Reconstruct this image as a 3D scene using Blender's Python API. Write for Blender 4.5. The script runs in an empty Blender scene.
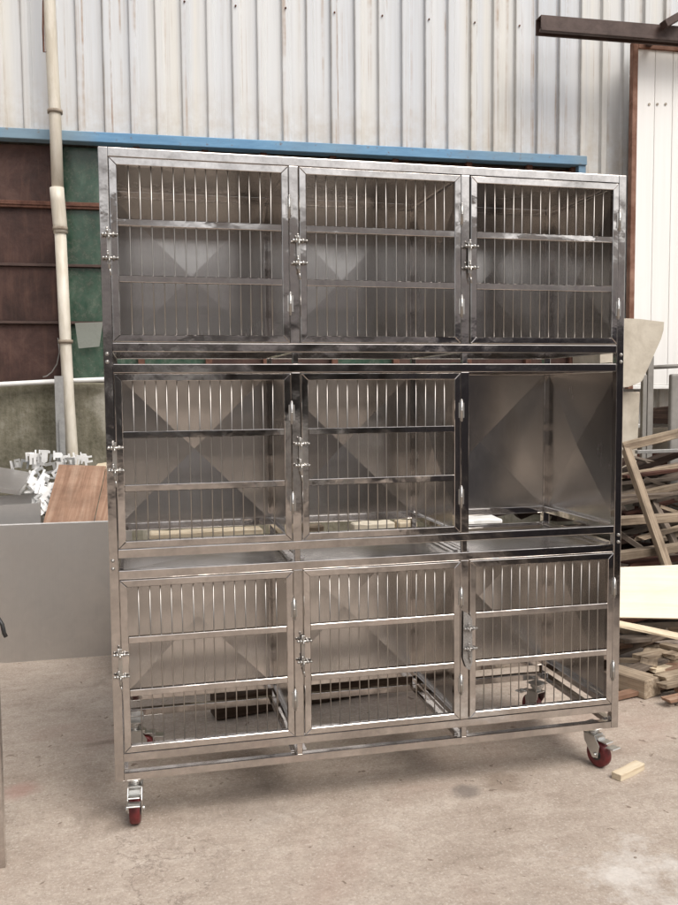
import bpy, bmesh, math, random
from mathutils import Vector, Matrix
rnd = random.Random(11)
S = bpy.context.scene
COL = S.collection

# ------------------------------------------------------------------ camera
CF, CC = 850.0, Vector((0.1032, -2.7493, 1.4022))
YAW, PIT, ROL = 0.2304, 0.0709, -0.0084
FW = Vector((math.sin(YAW)*math.cos(PIT), math.cos(YAW)*math.cos(PIT), -math.sin(PIT)))
R0 = Vector((math.cos(YAW), -math.sin(YAW), 0)); U0 = R0.cross(FW)
RT = math.cos(ROL)*R0 + math.sin(ROL)*U0
UP = -math.sin(ROL)*R0 + math.cos(ROL)*U0
def at(u, v, Y):
    """point of the place on the plane y = Y (used once, to survey positions)"""
    d = FW + RT*((u-339)/CF) - UP*((v-452.5)/CF)
    return CC + d*((Y-CC.y)/d.y)
def gnd(u, v, z=0.0):
    d = FW + RT*((u-339)/CF) - UP*((v-452.5)/CF)
    return CC + d*((z-CC.z)/d.z)
cam = bpy.data.cameras.new('camera'); co = bpy.data.objects.new('camera', cam); COL.objects.link(co)
m = Matrix.Identity(4)
for i in range(3):
    m[i][0] = RT[i]; m[i][1] = UP[i]; m[i][2] = -FW[i]; m[i][3] = CC[i]
co.matrix_world = m
cam.sensor_fit = 'VERTICAL'; cam.sensor_height = 36; cam.sensor_width = 27
cam.lens = CF/905*36; cam.clip_end = 500; cam.clip_start = 0.02
S.camera = co

# ------------------------------------------------------------------ materials
class NT:
    def __init__(s, name):
        s.m = bpy.data.materials.new(name); s.m.use_nodes = True
        s.t = s.m.node_tree; s.n = s.t.nodes
        s.b = s.n['Principled BSDF']
        s.tc = s.n.new('ShaderNodeTexCoord')
        s.obj = s.tc.outputs['Object']
    def link(s, a, b): s.t.links.new(a, b); return b
    def setv(s, sock, v):
        if hasattr(v, 'is_output'): s.link(v, sock)
        elif isinstance(v, (tuple, list)) and len(v) == 3 and sock.type == 'RGBA': sock.default_value = (*v, 1)
        else: sock.default_value = v
    def map(s, scale=(1, 1, 1), loc=(0, 0, 0), rot=(0, 0, 0), src=None):
        n = s.n.new('ShaderNodeMapping'); n.inputs['Scale'].default_value = scale
        n.inputs['Location'].default_value = loc; n.inputs['Rotation'].default_value = rot
        s.link(src or s.obj, n.inputs['Vector']); return n.outputs[0]
    def shift(s, vec, amt=37.0):
        oi = s.n.new('ShaderNodeObjectInfo')
        mm = s.n.new('ShaderNodeMath'); mm.operation = 'MULTIPLY'; s.link(oi.outputs['Random'], mm.inputs[0]); mm.inputs[1].default_value = amt
        a = s.n.new('ShaderNodeVectorMath'); a.operation = 'ADD'; s.link(vec, a.inputs[0]); s.link(mm.outputs[0], a.inputs[1]); return a.outputs[0]
    def rand(s):
        return s.n.new('ShaderNodeObjectInfo').outputs['Random']
    def noise(s, vec, scale=5, detail=4, rough=.6, dist=0, col=False):
        n = s.n.new('ShaderNodeTexNoise'); s.link(vec, n.inputs['Vector'])
        n.inputs['Scale'].default_value = scale; n.inputs['Detail'].default_value = detail
        n.inputs['Roughness'].default_value = rough; n.inputs['Distortion'].default_value = dist
        return n.outputs['Color' if col else 'Fac']
    def ramp(s, fac, stops, lin=True):
        n = s.n.new('ShaderNodeValToRGB'); e = n.color_ramp.elements
        while len(e) < len(stops): e.new(.5)
        for k, (p, c) in zip(e, stops):
            k.position = p; k.color = (c, c, c, 1) if not isinstance(c, tuple) else (*c, 1)
        s.link(fac, n.inputs[0]); return n.outputs[0]
    def rng(s, fac, a, b, c=0., d=1.):
        n = s.n.new('ShaderNodeMapRange'); s.link(fac, n.inputs[0])
        for i, v in enumerate((a, b, c, d)): n.inputs[i+1].default_value = v
        return n.outputs[0]
    def math(s, op, a, b=0.):
        n = s.n.new('ShaderNodeMath'); n.operation = op; s.setv(n.inputs[0], a); s.setv(n.inputs[1], b); return n.outputs[0]
    def mix(s, fac, a, b, mode='MIX'):
        n = s.n.new('ShaderNodeMix'); n.data_type = 'RGBA'; n.blend_type = mode
        s.setv(n.inputs[0], fac); s.setv(n.inputs[6], a); s.setv(n.inputs[7], b); return n.outputs[2]
    def sep(s, vec):
        n = s.n.new('ShaderNodeSeparateXYZ'); s.link(vec, n.inputs[0]); return n.outputs
    def bump(s, h, strength=.3, dist=.01, prev=None):
        n = s.n.new('ShaderNodeBump'); s.link(h, n.inputs['Height']); n.inputs['Strength'].default_value = strength
        n.inputs['Distance'].default_value = dist
        if prev: s.link(prev, n.inputs['Normal'])
        s.link(n.outputs[0], s.b.inputs['Normal']); return n.outputs[0]
    def out(s, color=None, rough=None, metal=None, spec=None):
        if color is not None: s.setv(s.b.inputs['Base Color'], color)
        if rough is not None: s.setv(s.b.inputs['Roughness'], rough)
        if metal is not None: s.setv(s.b.inputs['Metallic'], metal)
        if spec is not None: s.setv(s.b.inputs['Specular IOR Level'], spec)
        return s.m

def m_steel(name, base, r0, r1, smear=.25, dirt=.3):
    """stainless tube: polished, smeared with polish and finger marks"""
    n = NT(name); v = n.shift(n.obj)
    a = n.noise(n.map((1, 1, 1), src=v), 7, 5, .65); b = n.noise(v, 60, 3, .6)
    f = n.math('MULTIPLY_ADD', b, .35); n.n[-1].inputs[2].default_value = 0
    f = n.math('ADD', n.math('MULTIPLY', a, .75), n.math('MULTIPLY', b, .25))
    col = n.mix(n.rng(f, .35, .7), tuple(c*(1-dirt) for c in base), base)
    n.out(col, n.rng(f, .35, .68, r1, r0), 1.0)
    b1 = n.bump(n.noise(n.map((1, 1, 1), src=v), 5.5, 2, .5), smear, .02); n.bump(n.noise(v, 30, 2, .5), smear*.35, .004, b1)
    return n.m
def m_sheet(name, base, r0, r1, vert=True, wav=.25):
    """brushed stainless sheet with haze and a slightly wavy surface"""
    n = NT(name); v = n.shift(n.obj)
    br = n.noise(n.map((420, 420, 1.6) if vert else (1.6, 420, 420), src=v), 1, 3, .6)
    cl = n.noise(v, 2.6, 4, .55); sm = n.noise(v, 14, 4, .65, .5)
    f = n.math('ADD', n.math('MULTIPLY', cl, .75), n.math('MULTIPLY', sm, .25))
    col = n.mix(n.rng(f, .36, .66), tuple(c*.80 for c in base), base)
    col = n.mix(n.rng(br, .3, .7, 0, .06), col, (.15, .14, .13))
    n.out(col, n.math('ADD', n.rng(f, .36, .66, r1, r0), n.rng(br, .3, .7, -.02, .02)), 1.0)
    b1 = n.bump(n.noise(v, 1.7, 1, .4), wav, .03); n.bump(br, .015, .001, b1)
    return n.m
STEEL = m_steel('polished_steel', (.70, .665, .64), .035, .17, .26, .4)
STEEL_D = m_steel('door_steel', (.73, .695, .67), .035, .16, .26, .4)
WIRE = m_steel('wire_steel', (.52, .49, .46), .3, .42, .05)
PANEL = m_sheet('brushed_panel', (.72, .695, .67), .17, .27, True, .12)
SHEET = m_sheet('leaning_sheet_steel', (.76, .735, .705), .34, .43, True, .06)
TRAYM = m_sheet('tray_steel', (.74, .72, .70), .42, .55, False, .1)
ZINC = m_steel('zinc_plated', (.58, .565, .54), .3, .45, .2)
ZINC_W = m_steel('bright_zinc', (.80, .80, .78), .28, .42, .1)

def m_plain(name, a, b, sc=12, rough=.6, metal=0, bump=.2, bs=40, bd=.004, spec=.5, stretch=(1, 1, 1)):
    n = NT(name); v = n.shift(n.obj)
    f = n.noise(n.map(stretch, src=v), sc, 5, .65, .3)
    n.out(n.mix(n.rng(f, .33, .68), a, b), n.rng(f, .3, .7, min(1, rough+.1), rough-.08), metal, spec)
    if bump: n.bump(n.noise(v, bs, 4, .6), bump, bd)
    return n.m
RUBBER = m_plain('maroon_rubber', (.10, .014, .016), (.19, .026, .028), 30, .45)
DARK = m_plain('dark_plastic', (.012, .012, .012), (.03, .03, .03), 20, .4)
RUST = m_plain('rusted_bar', (.075, .032, .022), (.16, .072, .046), 22, .85, 0, .4, 70)
BROWN = m_plain('brown_painted_steel', (.045, .025, .02), (.085, .05, .04), 9, .6, 0, .15)
RUSTFR = m_plain('rust_frame', (.15, .065, .04), (.30, .17, .12), 8, .8, 0, .3, 60)
PVC = m_plain('aged_pvc', (.50, .45, .36), (.72, .68, .60), 5, .45, 0, .05, stretch=(3, 3, .7))
CLAMP = m_plain('dull_clamp', (.20, .16, .12), (.34, .29, .23), 20, .7)
PAINT_G = m_plain('grey_paint', (.20, .19, .175), (.30, .285, .265), 6, .6)
GALV = m_plain('galvanised', (.30, .30, .295), (.44, .44, .43), 18, .45, .5, .05)
SCRAP = m_plain('bright_tinplate', (.68, .68, .67), (.88, .88, .88), 15, .45, .15, .05)
BEIGE = m_plain('beige_board', (.42, .37, .30), (.60, .55, .46), 6, .8, 0, .2, 60)
CEMENT_B = m_plain('beige_render', (.30, .26, .21), (.46, .41, .34), 5, .9, 0, .4, 40)
WHITEBAR = m_plain('white_bar', (.70, .70, .68), (.85, .85, .83), 8, .5)
DARKTARP = m_plain('dark_tarpaulin', (.018, .017, .028), (.045, .042, .055), 3, .7, 0, .6, 6, .05)
FILM = m_plain('speckled_film', (.20, .19, .18), (.50, .48, .46), 260, .5, .6, .2, 200)
STONE = m_plain('grit', (.22, .17, .14), (.42, .36, .3), 25, .9, 0, .5, 80)
ROOF = m_plain('roof_sheet', (.22, .22, .22), (.34, .34, .33), 4, .6)

def m_wood(name, a, b, c, gs=1.0, rough=.78, var=.45, dk=.6):
    """grain runs along the object's x axis"""
    n = NT(name); v = n.shift(n.obj)
    g = n.noise(n.map((1.8*gs, 48*gs, 48*gs), src=v), 1, 6, .7, .7)
    d = n.noise(v, 6, 5, .65)
    col = n.ramp(g, [(.28, a), (.5, b), (.72, c)])
    col = n.mix(n.rng(d, .42, .75, 0, dk), col, tuple(x*.45 for x in a))
    k = n.rng(n.rand(), 0, 1, 1-var, 1+var*.35)
    n1 = n.n.new('ShaderNodeHueSaturation'); n.link(col, n1.inputs['Color']); n.link(k, n1.inputs['Value'])
    n.out(n1.outputs[0], rough, 0, .25)
    n.bump(g, .6, .004)
    return n.m
W_TAN = m_wood('weathered_timber', (.17, .125, .09), (.37, .29, .21), (.58, .49, .38))
W_PALE = m_wood('fresh_sawn_timber', (.56, .44, .30), (.72, .61, .45), (.82, .73, .58), var=.15)
W_GREY = m_wood('grey_timber', (.10, .075, .058), (.19, .15, .12), (.30, .25, .20))
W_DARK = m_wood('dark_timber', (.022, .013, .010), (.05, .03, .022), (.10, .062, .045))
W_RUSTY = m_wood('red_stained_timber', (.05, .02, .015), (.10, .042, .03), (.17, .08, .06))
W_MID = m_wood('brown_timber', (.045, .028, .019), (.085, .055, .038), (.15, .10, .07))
W_PLY = m_wood('pale_plywood', (.70, .62, .48), (.80, .72, .58), (.84, .79, .67), .35, .7, .05, .12)
W_RED = m_wood('red_brown_board', (.19, .105, .07), (.31, .19, .13), (.44, .31, .23), .5, .55, .1)

SPILL = gnd(648, 884)
def m_ground():
    n = NT('concrete_yard'); v = n.obj
    big = n.noise(v, .55, 5, .6, .4); mid = n.noise(v, 3.1, 12, .74, .25)
    swp = n.noise(n.map((1.1, 5.5, 1), rot=(0, 0, .25)), 2.2, 9, .70, .2); fine = n.noise(v, 34, 8, .78); grit = n.noise(v, 105, 3, .8)
    f = n.math('ADD', n.math('MULTIPLY', mid, .5), n.math('ADD', n.math('MULTIPLY', swp, .28), n.math('MULTIPLY', big, .22)))
    col = n.ramp(f, [(.34, (.240, .190, .152)), (.45, (.370, .305, .253)), (.55, (.455, .387, .328)), (.68, (.56, .50, .44))])
    col = n.mix(n.rng(fine, .42, .72, 0, .5), col, (.20, .16, .13), 'MIX')
    col = n.mix(n.rng(grit, .56, .66, 0, .55), col, (.64, .58, .52))
    col = n.mix(n.rng(grit, .44, .34, 0, .5), col, (.17, .135, .11))
    vo = n.n.new('ShaderNodeTexVoronoi'); vo.feature = 'DISTANCE_TO_EDGE'; vo.inputs['Scale'].default_value = .8
    wv = n.n.new('ShaderNodeVectorMath'); wv.operation = 'ADD'; n.link(v, wv.inputs[0])
    w2 = n.n.new('ShaderNodeVectorMath'); w2.operation = 'SCALE'; n.link(n.noise(v, 3.5, 6, .7, 0, True), w2.inputs[0]); w2.inputs['Scale'].default_value = .5
    n.link(w2.outputs[0], wv.inputs[1]); n.link(wv.outputs[0], vo.inputs['Vector'])
    ck = n.math('MULTIPLY', n.rng(vo.outputs['Distance'], .0, .006, 1., 0.), n.rng(n.noise(v, 1.3, 3, .6), .5, .62))
    col = n.mix(n.math('MULTIPLY', ck, .55), col, (.15, .115, .095))
    # reddish rust wash
    rw = n.noise(n.map((1, 1, 1), (4.2, 1.7, 0)), 1.15, 5, .62, .6)
    col = n.mix(n.rng(rw, .56, .74, 0, .3), col, (.36, .23, .19))
    # dark damp blots
    db = n.noise(n.map((1, 1, 1), (9.1, 3.3, 0)), 2.6, 4, .6, .8)
    col = n.mix(n.rng(db, .60, .70, 0, .42), col, (.16, .125, .10))
    sp = n.noise(n.map((1, 1, 1), (2.1, 7.3, 0)), 17, 3, .6, .5)
    col = n.mix(n.rng(sp, .67, .70, 0, .7), col, (.14, .095, .07))
    # pale plaster spill to the right front
    xyz = n.sep(v)
    dx = n.math('SUBTRACT', xyz[0], SPILL.x); dy = n.math('SUBTRACT', xyz[1], SPILL.y)
    dd = n.math('SQRT', n.math('ADD', n.math('POWER', n.math('MULTIPLY', dx, 1.3), 2.), n.math('POWER', n.math('MULTIPLY', dy, 1.), 2.)))
    ed = n.noise(v, 6, 10, .75, .15)
    k = n.math('SUBTRACT', n.math('ADD', .20, n.math('MULTIPLY', n.math('SUBTRACT', ed, .5), 1.5)), dd)
    col = n.mix(n.rng(k, -.04, .26, 0, .6), col, (.68, .65, .615))
    for c0, rad, kk, cc in ((gnd(466, 791), .055, .65, (.13, .11, .10)), (gnd(503, 783), .085, .5, (.17, .12, .085)), (gnd(22, 790), .07, .5, (.36, .20, .17)), (gnd(250, 800), .2, .25, (.16, .13, .11))):
        ex = n.math('SUBTRACT', xyz[0], c0.x); ey = n.math('SUBTRACT', xyz[1], c0.y)
        ee = n.math('SQRT', n.math('ADD', n.math('POWER', ex, 2.), n.math('POWER', ey, 2.)))
        kx = n.math('ADD', n.math('SUBTRACT', rad, ee), n.math('MULTIPLY', n.math('SUBTRACT', ed, .5), rad*2.2))
        col = n.mix(n.rng(kx, -.01, rad*.5, 0, kk), col, cc)
    n.out(col, n.rng(fine, .3, .7, .78, .92), 0, .3)
    b = n.bump(n.noise(v, 5, 4, .6), .35, .03)
    n.bump(n.math('ADD', n.math('MULTIPLY', fine, .7), n.math('MULTIPLY', grit, .3)), .55, .006, b)
    return n.m
GROUND = m_ground()

def m_cladding():
    n = NT('corrugated_cladding'); v = n.obj
    xyz = n.sep(v)
    bays = n.noise(n.map((3.4, .01, .05)), 1, 2, .5)
    streak = n.noise(n.map((34, 34, .7)), 1, 5, .7, .2); fine = n.noise(n.map((120, 120, 2.4)), 1, 4, .7)
    col = n.ramp(bays, [(.36, (.58, .605, .64)), (.50, (.65, .665, .68)), (.62, (.67, .66, .625)), (.72, (.60, .62, .645))])
    col = n.mix(n.rng(streak, .45, .72, 0, .36), col, (.47, .46, .44))
    col = n.mix(n.rng(fine, .5, .75, 0, .18), col, (.74, .73, .71))
    # rust running down from the laps
    r1 = n.noise(n.map((26, 26, .35), (3.3, 0, 1.7)), 1, 4, .6); r2 = n.noise(n.map((1, 1, 1)), 3.1, 4, .7)
    rr = n.math('MULTIPLY', n.rng(r1, .56, .70), n.rng(r2, .40, .60))
    col = n.mix(n.math('MULTIPLY', rr, .7), col, (.32, .19, .10))
    low = n.noise(n.map((3, 3, 3)), 3, 5, .7)
    lz = n.math('MULTIPLY', n.rng(xyz[2], 3.12, 3.5, 1., 0.), n.rng(low, .35, .7))
    col = n.mix(n.math('MULTIPLY', lz, .5), col, (.42, .34, .25))
    # shadow line painted beside each rib, its strength varied per rib
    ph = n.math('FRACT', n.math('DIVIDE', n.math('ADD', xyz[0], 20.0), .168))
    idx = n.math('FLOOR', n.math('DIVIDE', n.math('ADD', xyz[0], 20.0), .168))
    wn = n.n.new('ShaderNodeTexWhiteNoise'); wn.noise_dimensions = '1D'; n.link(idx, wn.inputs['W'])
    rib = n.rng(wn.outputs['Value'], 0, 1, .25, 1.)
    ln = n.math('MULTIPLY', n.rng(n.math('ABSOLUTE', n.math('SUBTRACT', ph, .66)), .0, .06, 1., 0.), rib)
    lap = n.math('MULTIPLY', n.rng(n.math('ABSOLUTE', n.math('SUBTRACT', ph, .93)), .0, .05, 1., 0.), n.rng(wn.outputs['Value'], .55, .75))
    lap = n.math('MULTIPLY', lap, n.rng(n.noise(n.map((9, 9, 2.2)), 1, 5, .75), .42, .62))
    col = n.mix(n.math('MULTIPLY', lap, .85), col, (.24, .125, .06))
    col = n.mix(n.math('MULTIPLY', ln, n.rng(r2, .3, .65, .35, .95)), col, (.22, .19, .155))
    n.out(col, n.rng(streak, .3, .7, .5, .68), 0, .4)
    n.bump(n.noise(n.map((6, 6, 1.2)), 1, 3, .5), .25, .02)
    return n.m
CLAD = m_cladding()

def m_plinth():
    n = NT('mossy_concrete'); v = n.obj
    a = n.noise(v, 2.1, 8, .72, .05); b = n.noise(n.map((11, 11, .9)), 1, 8, .75); c = n.noise(v, 34, 4, .7)
    col = n.ramp(a, [(.34, (.07, .065, .042)), (.5, (.19, .175, .13)), (.66, (.42, .40, .345))])
    col = n.mix(n.rng(b, .45, .68, 0, .7), col, (.055, .052, .028))
    col = n.mix(n.rng(c, .35, .7, 0, .3), col, (.28, .26, .21))
    n.out(col, .9, 0, .25); n.bump(n.math('ADD', a, n.math('MULTIPLY', c, .4)), .6, .02); return n.m
PLINTH = m_plinth()
def m_blue():
    n = NT('blue_paint'); v = n.obj
    a = n.noise(n.map((1.5, 8, 8)), 2, 5, .7); b = n.noise(v, 26, 5, .7)
    col = n.mix(n.rng(a, .35, .65), (.11, .25, .42), (.17, .34, .52))
    col = n.mix(n.rng(b, .60, .70, 0, .8), col, (.17, .10, .065))
    g = n.noise(v, .9, 3, .6)
    col = n.mix(n.rng(g, .45, .6, 0, .45), col, (.27, .30, .27))
    n.out(col, .55, 0, .4); return n.m
BLUE = m_blue()
def m_rustpanel():
    n = NT('corroded_brown_sheet'); v = n.shift(n.obj)
    a = n.noise(v, 3, 6, .7, .4); b = n.noise(n.map((9, 9, 1), src=v), 2, 5, .7); c = n.noise(v, 40, 3, .6)
    col = n.ramp(a, [(.34, (.032, .016, .013)), (.52, (.062, .031, .025)), (.7, (.105, .058, .046))])
    col = n.mix(n.rng(b, .5, .75, 0, .4), col, (.16, .085, .06))
    n.out(col, n.rng(c, .3, .7, .5, .75), 0, .35); n.bump(a, .3, .02); return n.m
RPANEL = m_rustpanel()
def m_green():
    n = NT('dusty_green_glass'); v = n.shift(n.obj)
    a = n.noise(n.map((4, 4, 2), src=v), 1.6, 5, .7, .6); c = n.noise(v, 30, 4, .7)
    col = n.ramp(a, [(.34, (.018, .042, .028)), (.52, (.038, .078, .054)), (.68, (.085, .135, .10))])
    col = n.mix(n.rng(c, .42, .7, 0, .4), col, (.13, .12, .095))
    n.out(col, n.rng(c, .3, .7, .16, .32), 0, .5); return n.m
GREEN = m_green()
def m_whitedoor():
    n = NT('white_door_sheet'); v = n.obj
    s = n.noise(n.map((22, 22, .6)), 1, 5, .7); b = n.noise(v, 2.0, 5, .65)
    col = n.mix(n.rng(s, .4, .75, 0, .3), (.87, .86, .84), (.70, .67, .62))
    col = n.mix(n.rng(b, .55, .8, 0, .35), col, (.70, .64, .56))
    n.out(col, .5, 0, .4); return n.m
WDOOR = m_whitedoor()
def m_clear():
    n = NT('dusty_clear_sheet'); v = n.obj
    n.out((.55, .58, .54), n.rng(n.noise(v, 20, 4, .7), .3, .7, .2, .4), 0, .5)
    n.b.inputs['Alpha'].default_value = .5; return n.m
CLEAR = m_clear()
def m_oppo():
    n = NT('unseen_workshop_wall'); v = n.obj
    a = n.noise(n.map((1, 1, .4)), .8, 5, .6)
    n.out(n.ramp(a, [(.35, (.09, .085, .085)), (.6, (.19, .175, .165))]), .8); return n.m
OPPO = m_oppo()  # wall of the unseen workshop added for reflections
OPPO2 = m_plain('lilac_grey_cladding', (.60, .575, .59), (.80, .775, .77), 1.2, .6, 0, .1)

# ------------------------------------------------------------------ mesh helpers
def frame_of(a, b, upv=(0, 0, 1)):
    x = (b-a).normalized(); u = Vector(upv)
    if abs(x.dot(u)) > .98: u = Vector((0, 1, 0))
    y = u.cross(x).normalized(); z = x.cross(y)
    return Matrix((x, y, z)).transposed()
class MB:
    def __init__(s): s.bm = bmesh.new()
    def box(s, a, b, bev=0., seg=1, rot=None, org=None):
        a, b = Vector(a), Vector(b); c = (a+b)/2; h = (b-a)/2
        r = bmesh.ops.create_cube(s.bm, size=2)
        vs = r['verts']
        for v in vs:
            v.co = Vector((v.co.x*h.x, v.co.y*h.y, v.co.z*h.z)) + c
        if bev > 0:
            es = list({e for v in vs for e in v.link_edges})
            g = bmesh.ops.bevel(s.bm, geom=es, offset=bev, segments=seg, affect='EDGES', profile=.6)
            vs = list({v for f in g['faces'] for v in f.verts} | {v for v in vs if v.is_valid})
        if rot is not None:
            for v in vs: v.co = rot @ (v.co-Vector(org)) + Vector(org)
        return vs
    def bar(s, a, b, w, h, bev=0., upv=(0, 0, 1)):
        """box from a to b, w across, h along upv"""
        a, b = Vector(a), Vector(b); L = (b-a).length; M = frame_of(a, b, upv)
        vs = s.box((-L/2, -w/2, -h/2), (L/2, w/2, h/2), bev); c = (a+b)/2
        for v in vs: v.co = M @ v.co + c
        return vs
    def cyl(s, a, b, r, n=12, r2=None, cap=True):
        a, b = Vector(a), Vector(b); M = frame_of(a, b); r2 = r if r2 is None else r2
        ra, rb = [], []
        for i in range(n):
            t = 2*math.pi*i/n; d = M @ Vector((0, math.cos(t), math.sin(t)))
            ra.append(s.bm.verts.new(a+d*r)); rb.append(s.bm.verts.new(b+d*r2))
        for i in range(n):
            f = s.bm.faces.new((ra[i], ra[(i+1) % n], rb[(i+1) % n], rb[i])); f.smooth = True
        if cap:
            s.bm.faces.new(ra[::-1]); s.bm.faces.new(rb)
    def path(s, P, r, n=10):
        P = [Vector(p) for p in P]; rings = []
        for i, p in enumerate(P):
            d = (P[min(i+1, len(P)-1)]-P[max(i-1, 0)]).normalized()
            u = Vector((0, 1, 0)) if abs(d.y) < .9 else Vector((1, 0, 0))
            y = u.cross(d).normalized(); z = d.cross(y)
            rings.append([s.bm.verts.new(p+(y*math.cos(2*math.pi*k/n)+z*math.sin(2*math.pi*k/n))*r) for k in range(n)])
        for q, w in zip(rings, rings[1:]):
            for k in range(n):
                f = s.bm.faces.new((q[k], q[(k+1) % n], w[(k+1) % n], w[k])); f.smooth = True
        s.bm.faces.new(rings[0][::-1]); s.bm.faces.new(rings[-1])
    def sphere(s, c, r, sc=(1, 1, 1), sub=2):
        g = bmesh.ops.create_icosphere(s.bm, subdivisions=sub, radius=r)
        for v in g['verts']: v.co = Vector((v.co.x*sc[0], v.co.y*sc[1], v.co.z*sc[2]))+Vector(c)
        for f in {f for v in g['verts'] for f in v.link_faces}: f.smooth = True
        return g['verts']
    def face(s, P):
        return s.bm.faces.new([s.bm.verts.new(p) for p in P])
    def prism(s, P, off):
        """polygon P extruded by vector off"""
        off = Vector(off); A = [s.bm.verts.new(Vector(p)) for p in P]; B = [s.bm.verts.new(Vector(p)+off) for p in P]
        n = len(P); fs = [s.bm.faces.new(A), s.bm.faces.new(B[::-1])]
        for i in range(n): fs.append(s.bm.faces.new((A[i], B[i], B[(i+1) % n], A[(i+1) % n])))
        bmesh.ops.recalc_face_normals(s.bm, faces=fs)
        return A+B
    def build(s, name, mat, parent=None, world=None):
        me = bpy.data.meshes.new(name); s.bm.normal_update(); s.bm.to_mesh(me); s.bm.free()
        me.materials.append(mat)
        o = bpy.data.objects.new(name, me); COL.objects.link(o)
        if parent is not None: o.parent = parent
        if world is not None: o.matrix_world = world
        return o
def tag(o, label, cat, group=None, kind=None):
    o['label'] = label; o['category'] = cat
    if group: o['group'] = group
    if kind: o['kind'] = kind
    return o
def thing(name, label, cat, loc=(0, 0, 0), rz=0., group=None):
    o = bpy.data.objects.new(name, None); o.empty_display_size = .1; COL.objects.link(o)
    o.location = loc; o.rotation_euler = (0, 0, rz); return tag(o, label, cat, group)
def copy_tree(o, parent):
    c = o.copy(); COL.objects.link(c); c.parent = parent
    for ch in list(o.children): copy_tree(ch, c)
    return c

# ------------------------------------------------------------------ ground and sky
g = MB()
g.face([(-60, -60, 0), (70, -60, 0), (70, 70, 0), (-60, 70, 0)])
gr = g.build('ground', GROUND); gr['kind'] = 'structure'

# ------------------------------------------------------------------ the cage rack
W, D, T = 1.80, .585, .028
TIERS = [(.2190, .8425), (.8825, 1.4955), (1.5335, 2.1570)]     # bottom, top of each tier
XM = (.605, 1.195)                                               # mullion centres
BZ0, BZ1 = .156, .183                                            # base rail
rack = thing('cage_rack', 'tall polished stainless steel animal cage rack of nine compartments on red castors', 'animal cage')
B = .0022
for ix, x in enumerate((0, W-T)):
    for iy, y in enumerate((0, D-T)):
        p = MB(); p.box((x, y, BZ0), (x+T, y+T, 2.157), B, 2)
        po = p.build('corner_post', STEEL, rack)
        if iy == 0:
            for z in (.850, .876, 1.502, 1.527):
                bo = MB(); xc = x+T*.5+(.003 if ix else -.003); bo.cyl((xc, 0, z), (xc, -.004, z), .0065, 10, .005); bo.sphere((xc, -.004, z), .0045, (1, .5, 1), 1)
                bo.build('bolt', ZINC, po)
HM = .015
def rails(mb, z0, z1, cross=True):
    e = .0008
    for y in (e, D-T+e):
        mb.box((T, y, z0), (W-T, y+T-2*e, z1), B, 2)
    for x in (e, W-T+e):
        mb.box((x, T, z0+e), (x+T-2*e, D-T, z1-e), B)
    if cross:
        for xm in XM:
            mb.box((xm-.0125, T, z0+.002), (xm+.0125, D-T, z1-.002), B)
for zb, zt in TIERS:
    f = MB(); rails(f, zb, zb+T); rails(f, zt-T, zt)
    f.build('tier_frame', STEEL, rack)
    for xm in XM:
        for y in (.0012, D-T+.0012):
            q = MB(); q.box((xm-HM, y, zb+T), (xm+HM, y+T-.0024, zt-T), B, 2); q.build('mullion', STEEL, rack)
f = MB(); rails(f, BZ0, BZ1, False)
for xm in XM: f.box((xm-.0125, T, BZ0+.002), (xm+.0125, D-T, BZ1-.002), B)
f.build('base_frame', STEEL, rack)
for z0, z1 in ((BZ1, TIERS[0][0]), (TIERS[0][1], TIERS[1][0]), (TIERS[1][1], TIERS[2][0])):
    for xm in XM:
        for y in (.003, D-.023):
            q = MB(); q.box((xm-.009, y, z0), (xm+.009, y+.02, z1), .001); q.build('spacer', STEEL, rack)
    for x0, x1 in ((T, XM[0]-.014), (XM[0]+.014, XM[1]-.014), (XM[1]+.014, W-T)):      # tray runners in the slot
        for xa in (x0+.001, x1-.013):
            q = MB(); q.box((xa, T, z0+.002), (xa+.012, D-T, z0+.005)); q.build('tray_runner', STEEL, rack)

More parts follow.
